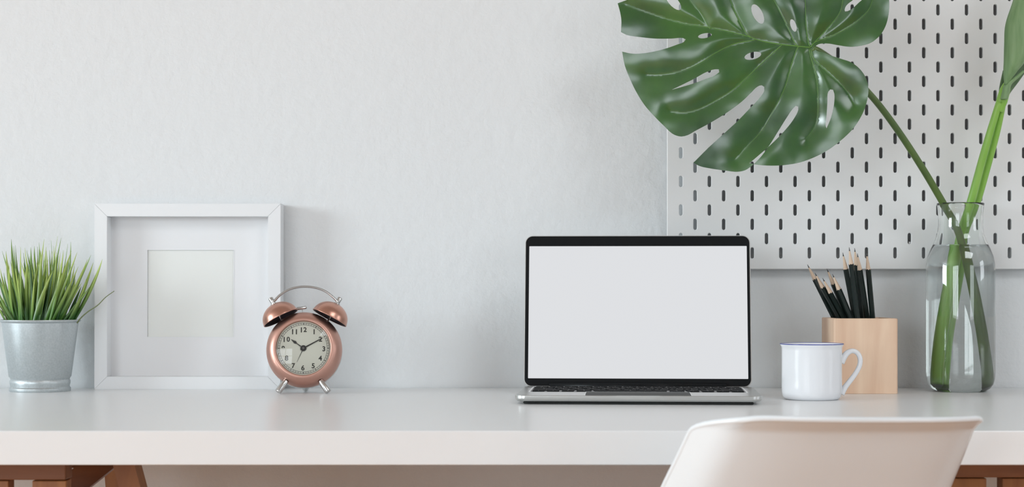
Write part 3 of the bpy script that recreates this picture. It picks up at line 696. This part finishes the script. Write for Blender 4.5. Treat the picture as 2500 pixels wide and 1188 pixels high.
holes = [ellipse(1838, 136, 21, 9, -14), ellipse(1721, 87, 17, 6, -10), ellipse(1850, 34, 26, 12, 63), ellipse(1937, 62, 16, 7, 72), ellipse(1644, 4, 26, 11, 48),
         [(2022, 224), (2027, 218), (2034, 219), (2037, 228), (2037, 248), (2033, 272), (2026, 295), (2018, 313), (2016, 308), (2018, 280), (2020, 250)],
         [(1640, 219), (1665, 207), (1695, 192), (1722, 177), (1745, 169), (1755, 169), (1756, 176), (1745, 184), (1722, 193), (1695, 203), (1665, 212)],
         [(2062, 24), (2066, 14), (2080, 2), (2100, -14), (2118, -26), (2122, -22), (2110, -6), (2095, 8), (2082, 20), (2070, 27), (2063, 28)],
         ellipse(1800, -70, 30, 11, 60), ellipse(1930, -90, 38, 12, 85)]
veins = [[(1980, 116), (1940, 112), (1905, 108), (1860, 100), (1823, 88), (1775, 76), (1731, 67), (1700, 62), (1667, 57), (1620, 43), (1573, 28), (1530, 13)],
         [(1845, 97), (1794, 107), (1749, 128), (1712, 152), (1668, 172), (1620, 181), (1581, 182)],
         [(1910, 109), (1871, 144), (1823, 189), (1779, 226), (1727, 256), (1683, 274), (1638, 273)],
         [(1950, 113), (1944, 124), (1931, 163), (1916, 215), (1890, 267), (1860, 318), (1823, 359), (1797, 389)],
         [(1976, 120), (1980, 140), (1994, 193), (1997, 259), (1992, 304), (1968, 339)],
         [(1980, 120), (1988, 145), (2023, 178), (2064, 218), (2086, 256)],
         [(1978, 114), (1973, 100), (1968, 56), (1966, 0), (1960, -80), (1940, -160)],
         [(1948, 112), (1938, 100), (1920, 59), (1890, 0), (1860, -60), (1840, -140)],
         [(1835, 92), (1820, 78), (1797, 33), (1783, 0), (1765, -50), (1740, -95)],
         [(1735, 68), (1731, 67), (1712, 33), (1690, 7), (1665, -25)],
         [(1980, 114), (1990, 102), (2020, 70), (2049, 33), (2058, 0), (2066, -60), (2060, -150)],
         [(1980, 115), (1992, 102), (2046, 81), (2097, 48), (2127, 11), (2135, -50)]]
vein_s = [[(x, y) for x, y, _ in [tuple(p) for p in catmull([(a, b, 0) for a, b in v], 5)]] for v in veins]
def segd(px, py, a, b):
    ax, ay = a; bx_, by_ = b; dx, dy = bx_ - ax, by_ - ay; L2 = dx * dx + dy * dy
    t = 0 if L2 == 0 else max(0, min(1, ((px - ax) * dx + (py - ay) * dy) / L2)); return math.hypot(px - ax - t * dx, py - ay - t * dy)
vein_b = [(min(p[0] for p in v) - 60, max(p[0] for p in v) + 60, min(p[1] for p in v) - 60, max(p[1] for p in v) + 60) for v in vein_s]
def vdist(px, py):
    d = 60.0
    for v, bb in zip(vein_s, vein_b):
        if bb[0] < px < bb[1] and bb[2] < py < bb[3]:
            for a, b in zip(v, v[1:]):
                e = segd(px, py, a, b)
                if e < d: d = e
    return d
def leaf_D(px, py):
    d = vdist(px, py)
    bulge = 0.0052 * (1 - math.exp(-(d / 22.0) ** 1.3))
    n1 = noise.noise(Vector((px / 95.0, py / 80.0, 3.3))); n2 = noise.noise(Vector((px / 38.0, py / 38.0, 9.1)))
    return DL(px, py) - bulge - 0.0045 * n1 - 0.0005 * n2
def inside(px, py, poly):
    c_ = False; j = len(poly) - 1
    for i in range(len(poly)):
        xi, yi = poly[i]; xj, yj = poly[j]
        if (yi > py) != (yj > py) and px < (xj - xi) * (py - yi) / (yj - yi) + xi: c_ = not c_
        j = i
    return c_
def resample(poly, st=5.0):
    out = []
    for a, b in zip(poly, poly[1:] + poly[:1]):
        L_ = math.hypot(b[0] - a[0], b[1] - a[1]); n = max(1, int(L_ / st))
        for i in range(n): out.append((a[0] + (b[0] - a[0]) * i / n, a[1] + (b[1] - a[1]) * i / n))
    return out
def smooth_poly(poly, it=1):
    return poly
def smooth_loop(poly):
    """Catmull-Rom through the points, keeping sharp tips and notches sharp."""
    n = len(poly); out = []; V = [Vector(p) for p in poly]
    def tan(i):
        a, b, c_ = V[i - 1], V[i], V[(i + 1) % n]; d1 = b - a; d2 = c_ - b
        if d1.length < 1e-6 or d2.length < 1e-6: return None
        if d1.angle(d2) > R(62): return None
        return (d1.normalized() + d2.normalized()).normalized()
    for i in range(n):
        a, b = V[i], V[(i + 1) % n]; L_ = (b - a).length
        ta = tan(i) or (b - a).normalized(); tb = tan((i + 1) % n) or (b - a).normalized()
        m = max(1, int(L_ / 5.0))
        for k_ in range(m):
            t = k_ / m; h1 = 2 * t ** 3 - 3 * t ** 2 + 1; h2 = t ** 3 - 2 * t ** 2 + t; h3 = -2 * t ** 3 + 3 * t ** 2; h4 = t ** 3 - t ** 2
            q = a * h1 + ta * L_ * h2 + b * h3 + tb * L_ * h4; out.append((q.x, q.y))
    return out
outline = smooth_loop(outline); holes = [smooth_loop(h_) if len(h_) < 16 else h_ for h_ in holes]
loops = [outline] + holes
vco = []; edges = []
for lp_ in loops:
    n0 = len(vco); vco += [Vector(p) for p in lp_]; edges += [(n0 + i, n0 + (i + 1) % len(lp_)) for i in range(len(lp_))]
bpts = list(vco)
# vein vertices then filler grid
cellset = {}
def near(p, rr):
    cx, cy = int(p[0] // 8), int(p[1] // 8)
    for i in range(cx - 1, cx + 2):
        for j in range(cy - 1, cy + 2):
            for q in cellset.get((i, j), ()):
                if (q[0] - p[0]) ** 2 + (q[1] - p[1]) ** 2 < rr * rr: return True
    return False
def reg(p): cellset.setdefault((int(p[0] // 8), int(p[1] // 8)), []).append(p)
for p in bpts: reg((p.x, p.y))
def ok(p): return inside(p[0], p[1], outline) and not any(inside(p[0], p[1], h_) for h_ in holes)
for v in vein_s:
    q = resample(v, 4.0)[: -max(1, int(math.hypot(v[0][0] - v[-1][0], v[0][1] - v[-1][1]) / 4.0))] if False else v
    for a, b in zip(v, v[1:]):
        L_ = math.hypot(b[0] - a[0], b[1] - a[1]); n = max(1, int(L_ / 4))
        for i in range(n):
            p = (a[0] + (b[0] - a[0]) * i / n, a[1] + (b[1] - a[1]) * i / n)
            if not near(p, 2.2) and ok(p): vco.append(Vector(p)); reg(p)
y = -190; row = 0
while y < 425:
    x = 1500 + (2.5 if row % 2 else 0)
    while x < 2180:
        p = (x + 0.01 * row, y)
        if not near(p, 3.0) and ok(p): vco.append(Vector(p))
        x += 5.0
    y += 4.4; row += 1
res = geometry.delaunay_2d_cdt(vco, edges, [], 0, 1e-5)
rv, rf = res[0], res[2]
bm = bmesh.new(); vs3 = [bm.verts.new(P(p.x, p.y, leaf_D(p.x, p.y))) for p in rv]
for f in rf:
    cx = sum(rv[i].x for i in f) / 3; cy = sum(rv[i].y for i in f) / 3
    if ok((cx, cy)):
        bm.faces.new([vs3[i] for i in f])
bmesh.ops.delete(bm, geom=[v for v in bm.verts if not v.link_faces], context='VERTS')
bmesh.ops.recalc_face_normals(bm, faces=bm.faces)
if sum(f.normal.y for f in bm.faces) > 0: bmesh.ops.reverse_faces(bm, faces=bm.faces)
# give the blade its thickness: a separate back skin and a separate rim strip, so the front shades smoothly to the edge
rim_e = [(e.verts[0].co.copy(), e.verts[1].co.copy()) for e in bm.edges if len(e.link_faces) == 1]
fr_faces = list(bm.faces); dT = Vector((0, 0.0007, 0)); bk_v = {v: None for v in bm.verts}
for v in list(bm.verts): bk_v[v] = bm.verts.new(v.co + dT)
for f in fr_faces: bm.faces.new([bk_v[v] for v in reversed(f.verts)])
for p, q in rim_e: bm.faces.new([bm.verts.new(x) for x in (p, q, q + dT, p + dT)])
mo = empty('monstera_leaf', (VC.x, VC.y, DESK + 0.0045), label='huge glossy green split leaf on a long stem leaning left out of the glass vase', cat='leaf')
MI = Matrix.Translation((-VC.x, -VC.y, -(DESK + 0.0045)))
def wobj(name, bm, m, parent, smooth=True, **kw):
    o = obj(name, bm, m, parent, smooth, **kw); o.matrix_parent_inverse = MI if parent in (mo, st_root) else Matrix.Identity(4); return o
st_root = empty('plant_stalk', (VC.x, VC.y, DESK + 0.0045), label='bright green double stalk with a pale rolled leaf, leaning right out of the vase', cat='plant stalk')
blade_o = wobj('leaf_blade', bm, M_leaf, mo, True, norm=False)
for i, v in enumerate(veins):
    q = [P(x, y, leaf_D(x, y) - 0.00005) for x, y in vein_s[i]]
    r0 = 0.0011 if i == 0 else 0.0008
    bm = bmesh.new(); tube(bm, q, [r0, r0 * 0.7, r0 * 0.45, 0.00015], 6); o = obj('vein', bm, M_vein, blade_o, True)
# petiole: from the leaf junction, behind the leaf, to the vase floor
def V3(ox, oy, z): return Vector((VC.x + ox, VC.y + oy, DESK + z))
jn = P(1984, 118, leaf_D(1984, 118) + 0.002)
pp = [jn, P(2005, 128, 2.425), P(2050, 160, 2.45), P(2095, 200, 2.47), P(2145, 255, 2.49), P(2200, 330, 2.51), P(2255, 415, 2.53), P(2304, 498, 2.552), V3(-0.0075, -0.008, vz(555)), V3(0.0015, -0.0090, vz(610)), V3(0.0115, -0.0080, 0.145), V3(0.0200, -0.0065, 0.090), V3(0.0262, -0.004, 0.040), V3(0.0285, -0.002, 0.0125)]
bm = bmesh.new(); tube(bm, catmull(pp, 8), [0.0045, 0.0042, 0.0044, 0.0047, 0.0050, 0.0055, 0.0062, 0.0072], 14); wobj('stem', bm, M_pet, mo, label='long olive green stem')

# ------------------------------------------------------------------ double stalk with rolled leaf
jx = P(2446, 245, 2.53)
s1 = [P(2440, 248, 2.528), P(2418, 320, 2.535), P(2398, 390, 2.542), P(2369, 497, 2.556), V3(0.004, 0.0075, vz(560)), V3(-0.003, 0.0075, vz(620)), V3(-0.0115, 0.0070, 0.130), V3(-0.0190, 0.0065, 0.075), V3(-0.0245, 0.003, 0.035), V3(-0.0270, 0.001, 0.0125)]
s2 = [P(2449, 248, 2.532), P(2434, 320, 2.545), P(2415, 390, 2.555), P(2384, 497, 2.570), V3(0.0115, 0.0175, vz(560)), V3(0.0055, 0.0185, vz(620)), V3(-0.0020, 0.0180, 0.130), V3(-0.0085, 0.0180, 0.075), V3(-0.0125, 0.0150, 0.035), V3(-0.0150, 0.0130, 0.0125)]
for q, rr in ((s1, [0.0045, 0.0052, 0.0058, 0.0064, 0.0070, 0.0078]), (s2, [0.0045, 0.0048, 0.0052, 0.0055, 0.0060, 0.0066])):
    bm = bmesh.new(); tube(bm, catmull(q, 8), rr, 16, sect=lambda a: 1 + 0.04 * math.cos(6 * a)); wobj('stalk', bm, M_stalk, st_root)
bm = bmesh.new(); tube(bm, catmull([P(2438, 272, 2.531), P(2446, 246, 2.53), P(2453, 222, 2.53), P(2459, 205, 2.53)], 6), [0.0062, 0.0078, 0.0074, 0.0055], 20, flat=0.7, up=(0, 1, 0)); wobj('stalk_neck', bm, M_stalk, st_root)
def wrap(rows, th=0.0008, nb=14):
    """rows: (left px, right px, py, D, bulge) -> a curved sheet bulging toward the viewer; rows given base to tip."""
    bm = bmesh.new(); g = []
    rr = catmull([(a, b, 0) for a, b, *_ in rows], 6); r2 = catmull([(c_, d_, e_) for _, _, c_, d_, e_ in rows], 6)
    for A, B in zip(rr, r2):
        row = []
        for i in range(nb + 1):
            t = i / nb; px = A.x + (A.y - A.x) * t
            row.append(bm.verts.new(P(px, B.x, B.y - B.z * math.sin(math.pi * t) ** 0.8)))
        g.append(row)
    for a, b in zip(g, g[1:]):
        for i in range(nb): bm.faces.new((a[i], a[i + 1], b[i + 1], b[i]))
    bmesh.ops.recalc_face_normals(bm, faces=bm.faces)
    if sum(f.normal.y for f in bm.faces) > 0: bmesh.ops.reverse_faces(bm, faces=bm.faces)
    return bm
def sheet(name, bm, m):
    o = wobj(name, bm, m, st_root, True, norm=False); sd = o.modifiers.new('thick', 'SOLIDIFY'); sd.thickness = 0.0009; sd.offset = 0; return o
sheet('rolled_leaf', wrap([(2452, 2461, 206, 2.520, 0.003), (2450, 2480, 178, 2.520, 0.008), (2451, 2502, 150, 2.520, 0.012), (2452, 2522, 110, 2.520, 0.014), (2455, 2538, 60, 2.520, 0.014), (2474, 2550, 0, 2.520, 0.013), (2490, 2562, -60, 2.520, 0.011), (2512, 2570, -120, 2.520, 0.008), (2548, 2572, -180, 2.520, 0.003), (2568, 2570, -215, 2.520, 0.0004)]), M_pale)
sheet('sheath', wrap([(2441, 2456, 243, 2.532, 0.009), (2443, 2467, 225, 2.534, 0.009), (2449, 2482, 205, 2.538, 0.007), (2462, 2500, 180, 2.541, 0.006), (2482, 2516, 155, 2.543, 0.005), (2502, 2530, 130, 2.544, 0.003), (2528, 2532, 105, 2.545, 0.001)]), M_dkl)
sheet('sheath', wrap([(2438, 2446, 243, 2.534, 0.003), (2440, 2452, 215, 2.536, 0.004), (2445, 2456, 190, 2.538, 0.003), (2449, 2452, 172, 2.540, 0.001)]), M_dkl)
sheet('sheath', wrap([(2443, 2459, 242, 2.524, 0.008), (2447, 2464, 225, 2.522, 0.007), (2453, 2470, 205, 2.521, 0.004), (2475, 2486, 190, 2.520, 0.0025), (2498, 2504, 172, 2.520, 0.002)]), M_pale)

# ------------------------------------------------------------------ chair
PHI = R(28)
DC = 1.66; top = P(2163, 1024, DC)
fwd = Vector((-math.sin(PHI), math.cos(PHI), 0)); rt = Vector((math.cos(PHI), math.sin(PHI), 0))
bt_, zt_ = -0.283, top.z
org = Vector((top.x, top.y, 0)) - fwd * bt_
ch = empty('shell_chair', (org.x, org.y, 0), (0, 0, PHI), label='white moulded plastic shell chair with a rounded back pushed up to the desk front', cat='chair')
prof = catmull([(0.235, zt_ - 0.35, 0), (0.21, zt_ - 0.325, 0), (0.10, zt_ - 0.325, 0), (-0.02, zt_ - 0.335, 0), (-0.11, zt_ - 0.325, 0), (-0.165, zt_ - 0.27, 0), (-0.183, zt_ - 0.20, 0), (-0.205, zt_ - 0.14, 0), (-0.236, zt_ - 0.08, 0), (-0.263, zt_ - 0.035, 0), (bt_, zt_, 0)], 6)
wid = [0.195, 0.215, 0.225, 0.23, 0.225, 0.215, 0.184, 0.172, 0.162, 0.157, 0.153]
cur_f = [0.0, 0.0, 0.0, 0.01, 0.03, 0.05, 0.055, 0.055, 0.052, 0.048, 0.045]      # forward curl of the edges
cur_z = [0.02, 0.05, 0.06, 0.07, 0.07, 0.05, 0.015, 0.0, 0.0, 0.0, 0.0]    # upward curl of the edges
NU, NV = 36, len(prof) - 1
tot = NV
def shell_pt(u, v):
    """u in -1..1 across, v in 0..1 from seat front to top."""
    # round the corners with a superellipse squeeze
    vv = (2 * v - 1); e = 9.0
    cr = 0.0
    b = lerpl([p.x for p in prof], v); z = lerpl([p.y for p in prof], v)
    wd = lerpl(wid, v)
    a = u * wd; au = abs(u) ** 2.8
    z -= a * 0.035 * max(0.0, v - 0.6) / 0.4
    fl = max(0.0, v - 0.972) * 0.25 - max(0.0, abs(u) - 0.89) * 0.24     # rolled lip
    return Vector((a, b + lerpl(cur_f, v) * au - fl, z + lerpl(cur_z, v) * au))
def squircle(u, v, cu=0.26, cv=0.13):
    """map square grid to a rounded rectangle: corners pulled in."""
    y = 2 * v - 1
    # row edge position for rounding near both ends
    t = 1 - abs(y); r = 2 * cv
    return u, v
def edge_scale(v):
    t0 = 0.045; f = 1.0
    if v > 1 - t0:
        q = (v - (1 - t0)) / t0; f = 1 - 0.24 * (1 - math.sqrt(max(0, 1 - q * q)))
    if v < 0.16:
        q = (0.16 - v) / 0.16; f = 1 - 0.30 * (1 - math.sqrt(max(0, 1 - q * q)))
    return f
vlist = []
NV2 = 80
for i in range(NV2 + 1):
    t = i / NV2; vlist.append(0.5 - 0.5 * math.cos(math.pi * t) if True else t)
bm = bmesh.new(); G = []
for v in vlist:
    row = []
    for i in range(NU + 1):
        u = (2 * i / NU - 1); u = math.sin(u * math.pi / 2) * edge_scale(v)
        row.append(bm.verts.new(shell_pt(u, v)))
    G.append(row)
for a, b in zip(G, G[1:]):
    for i in range(NU): bm.faces.new((a[i], a[i + 1], b[i + 1], b[i]))
border = [r[0].co.copy() for r in G] + [v.co.copy() for v in G[-1][1:-1]] + [r[-1].co.copy() for r in G[::-1]] + [v.co.copy() for v in G[0][1:-1]][::-1]
o = obj('shell', bm, M_chair, ch, True); sd = o.modifiers.new('thick', 'SOLIDIFY'); sd.thickness = 0.005; sd.offset = 0
bm = bmesh.new()
n = len(border); bp = border + [border[0]]
tube(bm, bp, 0.0030, 10); obj('rim', bm, M_chair, ch, True)
for sx, sy in ((-1, -1), (1, -1), (-1, 1), (1, 1)):
    bm = bmesh.new(); tube(bm, [(sx * 0.10, sy * 0.09 + 0.02, zt_ - 0.345), (sx * 0.19, sy * 0.19 + 0.03, 0.0)], [0.016, 0.010], 14); obj('leg', bm, M_crv, ch, True)
